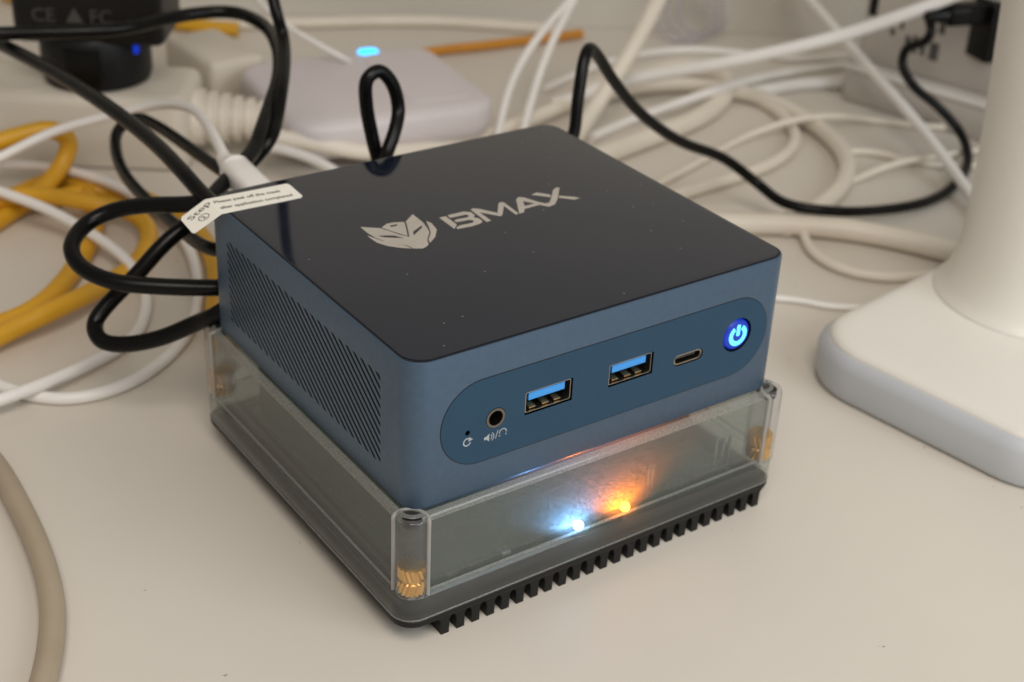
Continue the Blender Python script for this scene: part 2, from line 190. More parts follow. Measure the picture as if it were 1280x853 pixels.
def specks(m, scale, size, keep, col):
    nt = m.node_tree; b = nt.nodes['Principled BSDF']; src = b.inputs['Base Color'].links[0].from_socket
    tc = nt.nodes.new('ShaderNodeTexCoord'); nz = nt.nodes.new('ShaderNodeTexNoise'); nz.inputs['Scale'].default_value = scale*9
    va = nt.nodes.new('ShaderNodeVectorMath'); va.operation = 'MULTIPLY_ADD'; va.inputs[1].default_value = (.004, .004, .004)
    nt.links.new(tc.outputs['Object'], nz.inputs['Vector']); nt.links.new(nz.outputs['Color'], va.inputs[0]); nt.links.new(tc.outputs['Object'], va.inputs[2])
    v = nt.nodes.new('ShaderNodeTexVoronoi'); v.voronoi_dimensions = '2D'; v.inputs['Scale'].default_value = scale; nt.links.new(va.outputs[0], v.inputs['Vector'])
    sp = nt.nodes.new('ShaderNodeSeparateColor'); nt.links.new(v.outputs['Color'], sp.inputs[0])
    lt = nt.nodes.new('ShaderNodeMath'); lt.operation = 'MULTIPLY'; lt.inputs[1].default_value = size; nt.links.new(sp.outputs[1], lt.inputs[0])
    l2 = nt.nodes.new('ShaderNodeMath'); l2.operation = 'LESS_THAN'; nt.links.new(v.outputs['Distance'], l2.inputs[0]); nt.links.new(lt.outputs[0], l2.inputs[1])
    gt = nt.nodes.new('ShaderNodeMath'); gt.operation = 'GREATER_THAN'; gt.inputs[1].default_value = keep; nt.links.new(sp.outputs[0], gt.inputs[0])
    mu = nt.nodes.new('ShaderNodeMath'); mu.operation = 'MULTIPLY'; nt.links.new(l2.outputs[0], mu.inputs[0]); nt.links.new(gt.outputs[0], mu.inputs[1])
    mm = nt.nodes.new('ShaderNodeMath'); mm.operation = 'MULTIPLY'; mm.inputs[1].default_value = .75; nt.links.new(mu.outputs[0], mm.inputs[0])
    mx = nt.nodes.new('ShaderNodeMix'); mx.data_type = 'RGBA'; nt.links.new(mm.outputs[0], mx.inputs[0]); nt.links.new(src, mx.inputs[6]); mx.inputs[7].default_value = (*col, 1)
    nt.links.new(mx.outputs[2], b.inputs['Base Color'])
specks(M['desk'], 45, .022, .72, (.22, .19, .15)); specks(M['lampw'], 60, .03, .90, (.3, .27, .22))

# ------------------------------------------------------------------ helpers
def link(name, verts, faces, m, parent=None, smooth=35, mats=None):
    me = bpy.data.meshes.new(name); me.from_pydata([tuple(c*S for c in v) for v in verts], [], faces); me.update()
    bm = bmesh.new(); bm.from_mesh(me); bmesh.ops.recalc_face_normals(bm, faces=bm.faces); bm.to_mesh(me); bm.free()
    if m is not None: me.materials.append(m)
    if smooth:
        me.polygons.foreach_set('use_smooth', [True]*len(me.polygons)); me.set_sharp_from_angle(angle=R(smooth))
    o = bpy.data.objects.new(name, me); COL.objects.link(o)
    if parent: o.parent = parent; o.matrix_parent_inverse = Matrix.Translation(parent.location).inverted()
    return o
def join(*parts):
    V, Fc = [], []
    for v, f in parts:
        n = len(V); V += v; Fc += [tuple(i+n for i in q) for q in f]
    return V, Fc
def tag(o, label, cat, group=None, kind=None):
    o['label'] = label; o['category'] = cat
    if group: o['group'] = group
    if kind: o['kind'] = kind
    return o
def thing(name, label, cat, loc=(0, 0, 0), group=None):
    o = bpy.data.objects.new(name, None); COL.objects.link(o); o.location = Vector(loc)*S; o.empty_display_size = .01
    return tag(o, label, cat, group)
def rrect(x0, x1, y0, y1, r, seg=8):
    P = []
    for cx, cy, a0 in ((x1-r, y1-r, 0), (x0+r, y1-r, 90), (x0+r, y0+r, 180), (x1-r, y0+r, 270)):
        for k in range(seg+1):
            a = R(a0+90*k/seg); P.append((cx+r*math.cos(a), cy+r*math.sin(a)))
    return P
def rings(loops, cap0=True, cap1=True, closed=False):
    n = len(loops[0]); V = [v for l in loops for v in l]; Fc = []
    m = len(loops)
    for i in range(m if closed else m-1):
        a, b = i*n, ((i+1) % m)*n
        for k in range(n): Fc.append((a+k, a+(k+1) % n, b+(k+1) % n, b+k))
    if not closed:
        if cap0: Fc.append(tuple(range(n-1, -1, -1)))
        if cap1: Fc.append(tuple((m-1)*n+k for k in range(n)))
    return V, Fc
def slab(x0, x1, y0, y1, r, prof, seg=8, cap0=True, cap1=True):
    """rounded rectangle swept through (inset, z) rings"""
    L = []
    for ins, z in prof:
        L.append([(x, y, z) for x, y in rrect(x0+ins, x1-ins, y0+ins, y1-ins, max(r-ins, .01), seg)])
    return rings(L, cap0, cap1)
def box(x0, x1, y0, y1, z0, z1, b=0.0):
    if b <= 0:
        v = [(x0, y0, z0), (x1, y0, z0), (x1, y1, z0), (x0, y1, z0), (x0, y0, z1), (x1, y0, z1), (x1, y1, z1), (x0, y1, z1)]
        return v, [(3, 2, 1, 0), (4, 5, 6, 7), (0, 1, 5, 4), (1, 2, 6, 5), (2, 3, 7, 6), (3, 0, 4, 7)]
    return slab(x0, x1, y0, y1, b, [(b, z0), (b*.3, z0+b*.3), (0, z0+b), (0, z1-b), (b*.3, z1-b*.3), (b, z1)], 4)
def lathe(prof, c=(0, 0, 0), n=48, cap0=True, cap1=True, mod=None):
    L = []
    for r, z in prof:
        L.append([(c[0]+(r*(1 if mod is None else mod(2*math.pi*k/n, z)))*math.cos(2*math.pi*k/n), c[1]+(r*(1 if mod is None else mod(2*math.pi*k/n, z)))*math.sin(2*math.pi*k/n), c[2]+z) for k in range(n)])
    return rings(L, cap0, cap1)
def xf(part, mtx): return [tuple(mtx @ Vector(v)) for v in part[0]], part[1]
def prism(poly, a, b, axis='y'):
    """2-D polygon (u, w) pushed from a to b along an axis"""
    f = {'y': lambda u, w, t: (u, t, w), 'x': lambda u, w, t: (t, u, w), 'z': lambda u, w, t: (u, w, t)}[axis]
    return rings([[f(u, w, a) for u, w in poly], [f(u, w, b) for u, w in poly]])
def catmull(P, per=10):
    P = [Vector(p) for p in P]; P = [P[0]*2-P[1]]+P+[P[-1]*2-P[-2]]; out = []
    for i in range(1, len(P)-2):
        p0, p1, p2, p3 = P[i-1:i+3]
        t0 = 0; t1 = t0+max((p1-p0).length, 1e-4)**.5; t2 = t1+max((p2-p1).length, 1e-4)**.5; t3 = t2+max((p3-p2).length, 1e-4)**.5
        for k in range(per):
            t = t1+(t2-t1)*k/per
            a1 = p0*((t1-t)/(t1-t0))+p1*((t-t0)/(t1-t0)); a2 = p1*((t2-t)/(t2-t1))+p2*((t-t1)/(t2-t1)); a3 = p2*((t3-t)/(t3-t2))+p3*((t-t2)/(t3-t2))
            b1 = a1*((t2-t)/(t2-t0))+a2*((t-t0)/(t2-t0)); b2 = a2*((t3-t)/(t3-t1))+a3*((t-t1)/(t3-t1))
            out.append(b1*((t2-t)/(t2-t1))+b2*((t-t1)/(t2-t1)))
    out.append(P[-2]); return out
def smooth_path(C, n):
    for _ in range(n): C = [C[0]]+[(C[i-1]+C[i]*2+C[i+1])/4 for i in range(1, len(C)-1)]+[C[-1]]
    return C
def tube(P, r, n=14, per=10, sm=14):
    C = smooth_path(catmull(P, per), sm); L = []; t0 = (C[1]-C[0]).normalized(); u = t0.orthogonal().normalized()
    for i, c in enumerate(C):
        t = (C[min(i+1, len(C)-1)]-C[max(i-1, 0)]).normalized(); u = (u-t*u.dot(t)).normalized(); w = t.cross(u)
        L.append([tuple(c+(u*math.cos(2*math.pi*k/n)+w*math.sin(2*math.pi*k/n))*r) for k in range(n)])
    return rings(L)
def cable(name, key, r, m, label, group=None, lift=True, sm=14):
    P = [(x, y, max(z, r+.005) if lift else z) for x, y, z in D[key]]
    v, f = tube(P, r, sm=sm); o = link(name, v, f, M[m], smooth=60)
    return tag(o, label, 'cable', group)
def flat(name, loops, fn, m, parent, t=.004):
    """flat print: polygon with holes, mapped into place by fn(u, v, h)"""
    tri = tessellate_polygon([[Vector((a, b, 0)) for a, b in l] for l in loops]); pts = [p for l in loops for p in l]
    o = link(name, [fn(a, b, t) for a, b in pts], [tuple(x) for x in tri], m, parent, smooth=0); return o
def text_mesh(name, body, fn, size, m, parent, align='LEFT', bold=0.0, width=None):
    c = bpy.data.curves.new(name, 'FONT'); c.body = body; c.size = 1; c.align_x = align; c.offset = bold; c.resolution_u = 3
    o = bpy.data.objects.new(name, c); COL.objects.link(o); dg = bpy.context.evaluated_depsgraph_get()
    me = bpy.data.meshes.new_from_object(o.evaluated_get(dg)); bpy.data.objects.remove(o)
    xs = [v.co.x for v in me.vertices]; k = size
    kx = size if width is None else width/(max(xs)-min(xs)); x0 = min(xs) if width else 0
    V = [fn((v.co.x-x0)*kx, v.co.y*k) for v in me.vertices]; Fc = [tuple(p.vertices) for p in me.polygons]
    bpy.data.meshes.remove(me); return link(name, V, Fc, m, parent, smooth=0)
def boolean_cut(o, cut_parts, m):
    v, f = join(*cut_parts); c = link('cutter', v, f, m, smooth=0)
    md = o.modifiers.new('cut', 'BOOLEAN'); md.operation = 'DIFFERENCE'; md.solver = 'EXACT'; md.object = c
    try: md.material_mode = 'TRANSFER'
    except Exception: pass
    dg = bpy.context.evaluated_depsgraph_get(); me = bpy.data.meshes.new_from_object(o.evaluated_get(dg))
    o.modifiers.remove(md); old = o.data; o.data = me; bpy.data.meshes.remove(old); cm = c.data; bpy.data.objects.remove(c); bpy.data.meshes.remove(cm)
    me.polygons.foreach_set('use_smooth', [True]*len(me.polygons)); me.set_sharp_from_angle(angle=R(28)); return o
EH = Vector((.8240, -.5667, 0)); NH = Vector((.5667, .8240, 0))     # along the wall, and towards it
def frame(e, n, rot=0):
    p = EH*e+NH*n; return Matrix.Translation(p) @ Matrix.Rotation(math.atan2(EH.y, EH.x)+R(rot), 4, 'Z')

# ------------------------------------------------------------------ the setting
v, f = xf(box(-95, 95, -80, 54.4, -2.5, 0), frame(0, 0)); o = link('desk', v, f, M['desk'], smooth=0); o['kind'] = 'structure'; o['label'] = 'off-white laminate desk top'
v, f = xf(box(-110, 110, 54.45, 56, -3, 110), frame(0, 0)); o = link('wall', v, f, M['wall'], smooth=0); o['kind'] = 'structure'; o['label'] = 'cream painted wall behind the desk'

# ------------------------------------------------------------------ mini computer (12.5 x 11.5 x 4.36 cm) on top of the clear box
Z0, Z1 = 4.09, 8.45; PW, PD = 12.5, 11.62
pc = thing('mini_computer', 'dark blue metal mini computer with glossy black top and silver fox logo', 'mini computer', (6.25, 5.75, Z0))
v, f = slab(0, PW, 0, PD, .60, [(.10, Z0), (.03, Z0+.03), (0, Z0+.10), (0, Z1-.10), (.015, Z1-.05), (.05, Z1-.03)], 10)
shell = link('shell', v, f, M['shell'], pc)
cuts = []
# slanted vent slots in the left side, clipped to a rectangle (y 1.45..10.3, z 4.85..7.5)
ya, yb, za, zb, sl, wv = 1.45, 10.32, 4.85, 7.50, 1.42, .165
def clip(poly, ax, val, keep_gt):
    out = []
    for i in range(len(poly)):
        a, b = poly[i], poly[(i+1) % len(poly)]; ia = (a[ax] > val) == keep_gt; ib = (b[ax] > val) == keep_gt
        if ia: out.append(a)
        if ia != ib:
            t = (val-a[ax])/(b[ax]-a[ax]); out.append((a[0]+(b[0]-a[0])*t, a[1]+(b[1]-a[1])*t))
    return out
y = ya+.1
while y < yb+sl*(zb-za):
    top = y                                  # slot reaches the top line at this y and runs down towards the front
    q = [(top, zb), (top+wv, zb), (top+wv-sl*(zb-za), za), (top-sl*(zb-za), za)]
    q = clip(clip(q, 0, ya, True), 0, yb, False)
    if len(q) >= 3:
        ys = [p[0] for p in q]
        if max(ys)-min(ys) > .12: cuts.append(prism(q, -.3, .35, 'x'))
    y += .385
PZ = 6.33
USBX = (4.21, 6.94)
for cx in USBX: cuts.append(box(cx-.76, cx+.76, -.3, 1.3, PZ-.34, PZ+.34))
cuts.append(prism([(x, z) for x, z in rrect(8.46, 9.52, PZ-.40, PZ-.05, .17, 5)], -.3, .9, 'y'))
jack = (2.54, 6.21)
cuts.append(prism([(jack[0]+.30*math.cos(R(10*k)), jack[1]+.30*math.sin(R(10*k))) for k in range(36)], -.3, 1.2, 'y'))
cuts.append(prism([(1.69+.075*math.cos(R(30*k)), 6.03+.075*math.sin(R(30*k))) for k in range(12)], -.3, .5, 'y'))
pwr = (10.77, 6.32)
cuts.append(prism([(pwr[0]+.53*math.cos(R(10*k)), pwr[1]+.53*math.sin(R(10*k))) for k in range(36)], -.3, .25, 'y'))
boolean_cut(shell, cuts, M['seam'])
v, f = slab(.045, PW-.045, .045, PD-.045, .57, [(0, Z1-.06), (0, Z1-.024)], 10); link('plate_seam', v, f, M['seam'], pc)
v, f = slab(.085, PW-.085, .085, PD-.085, .62, [(0, Z1-.03), (0, Z1-.012), (.012, Z1-.003), (.03, Z1)], 10); link('top_plate', v, f, M['plate'], pc)
pill = lambda g: rrect(.89-g, 11.88+g, 5.02-g, 7.48+g, 1.23+g, 14)
link('panel_seam', *prism(pill(.025), -.004, .10, 'y'), M['seam'], pc)
seam = [o for o in pc.children if o.name.startswith('panel_seam')][0]; boolean_cut(seam, [c for c in cuts if max(p[1] for p in c[0]) > -.1 and min(p[1] for p in c[0]) < -.25], M['seam'])
pan = link('front_panel', *prism(pill(0), -.010, .09, 'y'), M['panel'], pc); boolean_cut(pan, [c for c in cuts if min(p[1] for p in c[0]) < -.25 and min(p[0] for p in c[0]) > .5], M['seam'])
onf = lambda u, w, t: (u, -.010-t, w)
def ring_y(outer, inner, y0, y1):
    n = len(outer); L = [[(u, y0, w) for u, w in outer], [(u, y0, w) for u, w in inner], [(u, y1, w) for u, w in inner], [(u, y1, w) for u, w in outer]]
    return rings(L, closed=True)
for cx in USBX:
    sleeve = link('usb_port', *ring_y(rrect(cx-.73, cx+.73, PZ-.31, PZ+.31, .06, 4), rrect(cx-.705, cx+.705, PZ-.288, PZ+.288, .04, 4), .035, 1.2), M['metal'], pc)
    link('port_back', *box(cx-.685, cx+.685, 1.0, 1.1, PZ-.27, PZ+.27), M['black'], sleeve)
    link('tongue', *box(cx-.60, cx+.56, .07, 1.0, PZ+.02, PZ+.245, .012), M['portblue'], sleeve)
    for k in (-.44, -.02, .36): link('contact', *xf(box(-.11, .11, 0, .55, 0, .055, .02), Matrix.Translation((cx+k, .10, PZ-.27)) @ Matrix.Rotation(R(12), 4, 'X')), M['gold'], sleeve)
uc = link('usb_c_port', *ring_y(rrect(8.49, 9.49, PZ-.375, PZ-.075, .145, 6), rrect(8.525, 9.455, PZ-.34, PZ-.11, .11, 6), .02, .8), M['metal'], pc)
link('tongue', *box(8.66, 9.32, .10, .8, PZ-.245, PZ-.19, .01), M['chip'], uc)
link('port_back', *box(8.53, 9.45, .7, .75, PZ-.335, PZ-.115), M['black'], uc)
circ = lambda c, r, n=40: [(c[0]+r*math.cos(2*math.pi*k/n), c[1]+r*math.sin(2*math.pi*k/n)) for k in range(n)]
aj = link('audio_jack', *ring_y(circ(jack, .285), circ(jack, .215), -.018, .9), M['metal'], pc); link('jack_hole', *prism(circ(jack, .21), .45, .5, 'y'), M['black'], aj)
aj.data.materials[0] = mat('jack_dark_steel', (.20, .18, .16), .3, metal=1)
def dome(c, r, y0, y1, b):
    return rings([[(u, y0, w) for u, w in circ(c, r)], [(u, y1+b, w) for u, w in circ(c, r)], [(u, y1, w) for u, w in circ(c, r-b)]])
pb = link('power_button', *dome(pwr, .47, .2, -.012, .05), M['btn'], pc); pb['label'] = 'round glowing blue power button'
def arc(c, r0, r1, a0, a1, n=28): return [(c[0]+r1*math.cos(R(a0+(a1-a0)*k/n)), c[1]+r1*math.sin(R(a0+(a1-a0)*k/n))) for k in range(n+1)]+[(c[0]+r0*math.cos(R(a1-(a1-a0)*k/n)), c[1]+r0*math.sin(R(a1-(a1-a0)*k/n))) for k in range(n+1)]
pc_ = (pwr[0]+.03, pwr[1]-.02)
link('power_symbol', *join(prism(arc(pc_, .19, .33, 122, 418), -.016, .0, 'y'), prism(rrect(pc_[0]-.065, pc_[0]+.065, pc_[1]-.02, pc_[1]+.34, .05, 4), -.0165, .0, 'y')), M['sym'], pb)
# little printed icons
flat('reset_icon', [arc((1.68, 5.76), .085, .125, 60, 345)], onf, M['print'], pc)
flat('reset_icon_arrow', [[(1.74, 5.90), (1.86, 5.80), (1.72, 5.76)]], onf, M['print'], pc)
flat('speaker_icon', [[(2.20, 5.64), (2.27, 5.64), (2.36, 5.56), (2.36, 5.80), (2.27, 5.73), (2.20, 5.73)]], onf, M['print'], pc)
flat('speaker_wave', [arc((2.36, 5.68), .07, .095, -55, 55, 8)], onf, M['print'], pc)
flat('speaker_wave', [arc((2.36, 5.68), .13, .155, -55, 55, 8)], onf, M['print'], pc)
flat('icon_slash', [[(2.54, 5.58), (2.565, 5.58), (2.64, 5.82), (2.615, 5.82)]], onf, M['print'], pc)
flat('headphone_icon', [arc((2.78, 5.70), .095, .125, -35, 215, 20)], onf, M['print'], pc)
flat('headphone_pad', [rrect(2.66, 2.70, 5.60, 5.70, .015, 3)], onf, M['print'], pc); flat('headphone_pad', [rrect(2.86, 2.90, 5.60, 5.70, .015, 3)], onf, M['print'], pc)
# silver logo on the plate
ontop = lambda a, b, t: (a, b, Z1+t)
fx = flat('fox_emblem', F['FOX_FACE'], ontop, M['silver'], pc); fx['label'] = 'silver fox head emblem'
for k in ('FOX_EAR', 'FOX_CHEEK', 'FOX_JAW'): flat('fox_emblem_piece', F[k], ontop, M['silver'], pc)
lt = flat('logo_letter', F['M'], ontop, M['silver'], pc)
for k in ('B_BAR', 'B_BOWL', 'AX', 'X_DASH_L', 'X_DASH_R'): flat('logo_letter', F[k], ontop, M['silver'], pc)

# peel-off sticker stuck on the rear left corner of the plate, its tab hanging over the edge
stk = thing('sticker', 'small white paper sticker reading Step 2 on the black top corner', 'sticker', (1.1, 10.6, 8.455))
P1 = [Vector(p) for p in ST_PLATE]; P2 = [Vector((p[0], p[1], 8.46-.40*(-.196-p[0]))) for p in ST_FLAP]
def sheet(P, t=.012):
    n = (P[1]-P[0]).cross(P[-1]-P[0]).normalized(); n = n if n.z > 0 else -n
    return rings([[tuple(p-n*.004) for p in P], [tuple(p+n*(t-.004)) for p in P]])
link('sticker_strip', *sheet(P1), M['label'], stk, smooth=0); tb = link('sticker_tab', *sheet(P2), M['label'], stk, smooth=0)
def along(a, b, up):
    a, b = Vector(a), Vector(b); u = (b-a).normalized(); n = Vector(up).normalized(); v_ = n.cross(u).normalized()
    return lambda x, y: tuple(a+u*x+v_*y+n*.0115), (b-a).length
fn, ln = along(ST_T1[0], ST_T1[1], (0, 0, 1)); text_mesh('sticker_text', 'Please peel off the mask', fn, .23, M['ink'], stk, width=ln, bold=.022)
fn, ln = along(ST_T2[0], ST_T2[1], (0, 0, 1)); text_mesh('sticker_text', 'after application completed', fn, .23, M['ink'], stk, width=ln, bold=.022)
nf = (P2[1]-P2[0]).cross(P2[-1]-P2[0]).normalized(); nf = nf if nf.z > 0 else -nf
def onto(p): return Vector((p[0], p[1], 8.46-.40*(-.196-p[0])))
fn, ln = along(onto(ST_STEP[0]), onto(ST_STEP[1]), nf); text_mesh('sticker_text', 'Step', fn, .34, M['ink'], stk, width=ln, bold=.008)
c2 = onto(ST_TWO[0]); u2 = (onto(ST_STEP[1])-onto(ST_STEP[0])).normalized(); v2 = nf.cross(u2)
fl = lambda a, b, t=.0115: tuple(c2+u2*a+v2*b+nf*.0115)
flat('sticker_circle', [circ((0, 0), .175), circ((0, 0), .145)], fl, M['ink'], stk)
text_mesh('sticker_text', '2', lambda x, y: fl(x-.075, y-.085), .25, M['ink'], stk, bold=.022)

# ------------------------------------------------------------------ clear enclosure with finned black base plate
en = thing('clear_enclosure', 'clear plastic box with black finned base and lit blue and orange lights', 'enclosure', (6.25, 5.75, 0))
A = .38; X0, X1, Y0, Y1 = -A, PW+A, -A, PD+A
pl = link('base_plate', *slab(X0, X1, Y0, Y1, .62, [(.10, .62), (.02, .66), (0, .72), (0, .83), (.03, .86)], 8), M['heat'], en)
# one fin: tooth with filleted root, running front to back
tooth = [(-.125, 0), (.125, 0), (.135, .36)]+[(.25-.115*math.cos(R(a)), .40+.16*math.sin(R(a))) for a in (10, 30, 50, 70, 90)]+[(.25, .63), (-.25, .63)]+[(-.25+.115*math.cos(R(a)), .40+.16*math.sin(R(a))) for a in (90, 70, 50, 30, 10)]+[(-.135, .36)]
fin0 = None
for k in range(24):
    cx = .80+.20+k*(11.25/23)
    if fin0 is None: fin0 = link('fin', *prism([(u*.978, w) for u, w in tooth], -.27, PD+.27, 'y'), M['heat'], en); fin0.location = (cx*S, 0, 0)
    else:
        c = fin0.copy(); COL.objects.link(c); c.location = (cx*S, 0, 0)
# cover: thick-walled, stepped, open below
def cover_shell():
    prof = [(.02, .862), (0, .90), (0, 1.56), (.02, 1.61), (.12, 1.65), (.14, 1.70), (.15, 3.90), (.18, 4.01), (.26, 4.075), (.36, 4.09)]
    prof_in = [(.22, .862), (.22, 1.55), (.34, 1.62), (.35, 3.85), (.50, 3.93)]
    o_ = slab(X0, X1, Y0, Y1, .62, prof, 8, cap0=False, cap1=True); i_ = slab(X0, X1, Y0, Y1, .62, prof_in, 8, cap0=False, cap1=True)
    n = 36; V, Fc = join(o_, i_); b = len(o_[0])
    for k in range(n): Fc.append((k, (k+1) % n, b+(k+1) % n, b+k))
    return V, Fc
cv = link('cover', *cover_shell(), M['cover'], en, smooth=50)
BV = lambda z_in: [[(x_, y_, z_) for x_, y_ in rrect(X0+i_, X1-i_, Y0+i_, Y1-i_, .62-i_, 8)] for i_, z_ in z_in]
link('cover_bevel', *rings(BV([(.147, 3.90), (.172, 4.015), (.25, 4.083), (.33, 4.097)]), False, False), M['bevel'], en, smooth=60)
link('flange_bead', *rings(BV([(.142, 1.66), (.118, 1.66), (.105, 1.70), (.12, 1.745), (.14, 1.75)]), False, False), M['bevel'], en, smooth=60)  # pale bead added for the light reflected off the step edge
link('lower_bead', *rings(BV([(.0, .87), (-.018, .885), (-.018, .915), (.0, .93)]), False, False), M['bevel'], en, smooth=60)
for (cx, cy) in ((.12, .05), (PW-.12, .05), (.12, PD-.05), (PW-.12, PD-.05)):
    po = link('corner_post', *lathe([(.44, 1.63), (.46, 1.70), (.46, 3.98), (.43, 4.05), (.38, 4.085), (.33, 4.088), (.31, 4.05), (.31, 3.80), (.02, 3.79)], (cx, cy, 0), 36), M['post'], en, smooth=40)
    link('screw_head', *lathe([(.02, 3.795), (.295, 3.80), (.295, 4.02), (.26, 4.05), (.13, 4.055), (.12, 3.98), (.01, 3.98)], (cx, cy, 0), 24), M['black'], po)
    ox, oy = (-1 if cx < 6 else 1), (-1 if cy < 6 else 1); dv = Vector((ox, oy, 0)).normalized(); sv = Vector((-dv.y, dv.x, 0)); c0 = Vector((cx, cy, 0))+dv*.10
    path = [c0+sv*.47+Vector((0, 0, 1.66)), c0+sv*.47+Vector((0, 0, 2.6)), c0+sv*.47+Vector((0, 0, 3.8))]+[c0-dv*.30*math.sin(R(a))+sv*.47*math.cos(R(a))+Vector((0, 0, 3.98+.10*math.sin(R(a)))) for a in (0, 30, 60, 90, 120, 150, 180)]+[c0-sv*.47+Vector((0, 0, 3.8)), c0-sv*.47+Vector((0, 0, 2.6)), c0-sv*.47+Vector((0, 0, 1.66))]
    link('post_rim', *tube(path, .055, 10, 5, 2), M['rim'], po, smooth=60)  # pale tube added for the light caught by the clear post edges
    prof = [(.36, 1.68+.8*k/24) for k in range(25)]
    kn = lambda a, z: (1+.07*math.cos(16*a+(14 if z > 2.08 else -14)*z)) if not (2.03 < z < 2.12) else .86
    link('brass_insert', *lathe([(.2, 1.655)]+prof+[(.2, 2.5)], (cx, cy, 0), 96, mod=kn), M['brass'], po)
link('frosted_film', *box(.65, 11.85, .02, .035, 1.70, 3.84), M['film'], en, smooth=0)  # grainy sheet added behind the front wall to catch the LED glow
bd = link('circuit_board', *box(.75, 11.75, .30, 11.0, 1.00, 1.16, .02), M['pcb'], en)
def part(name, b_, m, par=None): return link(name, *b_, M[m], par or en)
part('heat_spreader', box(.9, 11.6, 2.3, 10.6, 1.162, 3.7, .1), 'pcb')  # invented block that keeps the box interior dark
part('connector', box(8.30, 8.75, .55, .9, 1.162, 2.35, .05), 'chip'); 
for dx in (0, .16): part('connector_tab', box(8.40+dx, 8.47+dx, .48, .545, 1.5, 2.25, .01), 'tin')
for dx in (0, .30, .56): part('header_pin', box(11.15+dx, 11.23+dx, .62, .70, 1.162, 2.25, .01), 'tin')
for (x_, w_) in ((1.5, .35), (2.2, .6), (3.3, .3), (4.2, .5), (6.5, .25), (9.4, .6), (10.3, .35)): part('chip', box(x_, x_+w_, .45, .75, 1.162, 1.162+.10+.1*w_, .02), 'tin' if w_ < .32 else 'chip')
def led(name, x_, z_, m, col, power, lab):
    b_ = link(name, *lathe([(.02, -.15), (.12, -.09), (.15, 0), (.12, .09), (.02, .15)], (x_, .14, z_), 16), M[m], en); b_['label'] = lab
    link('led_stand', *box(x_-.1, x_+.1, .08, .24, 1.15, z_-.10), M['chip'], b_)
    l = bpy.data.lights.new(name+'_glow', 'SPOT'); l.energy = power; l.color = col; l.shadow_soft_size = .0012; l.spot_size = R(136); l.spot_blend = .35
    lo = bpy.data.objects.new(name+'_glow', l); COL.objects.link(lo); lo.location = ((x_-.40)*S, .50*S, (z_+.05)*S); lo.rotation_euler = Vector((0, -.34, .94)).to_track_quat('-Z', 'Y').to_euler()
led('blue_light', 5.66, 1.54, 'ledb', (.22, .5, 1), .06, 'blue-white indicator light'); led('orange_light', 7.33, 1.56, 'ledo', (1, .22, .012), .10, 'orange indicator light')

# ------------------------------------------------------------------ desk lamp on the right
lm = thing('desk_lamp', 'white desk lamp with rounded square foot and flared column', 'lamp', (28.4, 2.5, 0))
def place(part_, x_, y_, a): return xf(part_, Matrix.Translation((x_, y_, 0)) @ Matrix.Rotation(R(a), 4, 'Z'))
LB = (18.6, 5.1, 8.0)     # rear left corner of the foot and its turn
link('foot_rim', *place(slab(0, 20.5, -10.9, 0, 2.6, [(.4, 0), (.12, .1), (0, .38), (0, 1.25), (.06, 1.42), (.22, 1.62), (.34, 1.70)], 14), *LB), M['lampg'], lm, smooth=40)
link('foot_top', *place(slab(.02, 20.48, -10.88, -.02, 2.58, [(.30, 1.6), (.30, 1.705), (.36, 1.79), (.5, 1.87), (.75, 1.91), (1.1, 1.92)], 14), *LB), M['lampw'], lm, smooth=60)
pr = [(3.72, 1.905), (3.72, 1.95), (3.69, 2.0), (3.56, 2.12), (3.38, 2.4), (3.17, 2.9), (3.02, 3.5), (2.90, 4.3), (2.83, 5.4), (2.78, 7), (2.76, 9), (2.74, 14), (2.72, 32)]
cv_, cf_ = lathe(pr, (0, 0, 0), 72); cv_ = [(x_-.062*max(0, z_-2)*.8, y_+.062*max(0, z_-2)*.55, z_) for x_, y_, z_ in cv_]
link('column', [(x_+28.35, y_+2.3, z_) for x_, y_, z_ in cv_], cf_, M['lampw'], lm, smooth=60)
link('column_seam', *lathe([(3.75, 1.91), (3.75, 1.925)], (28.35, 2.3, 0), 72), M['lampg'], lm)

# ------------------------------------------------------------------ white router with blue light
rt = thing('router', 'flat white wireless router with glowing blue light', 'router', (17, 32.2, 0))
RP = (17.0, 32.2, -8.5)
link('body', *place(slab(-5.0, 5.0, -4.6, 4.5, 1.5, [(1.5, .55), (.55, .75), (.15, 1.1), (0, 1.6), (0, 2.15), (.05, 2.38), (.25, 2.53), (.6, 2.6)], 10), *RP), M['router'], rt, smooth=50)
link('pedestal', *place(slab(-2.9, 2.9, -2.3, 2.6, .8, [(.0, 0), (0, .58)], 8), *RP), M['router'], rt)
link('top_crease', *place(slab(1.0, 4.2, -3.4, 3.6, .8, [(.0, 2.55), (.02, 2.64), (.15, 2.66)], 8), *RP), M['router'], rt, smooth=50)
link('status_light', *place(xf(slab(-.52, .52, -.40, .40, .38, [(0, 2.55), (.02, 2.66), (.08, 2.68)], 6), Matrix.Translation((1.7, 4.0, 0))), *RP), M['rled'], rt)

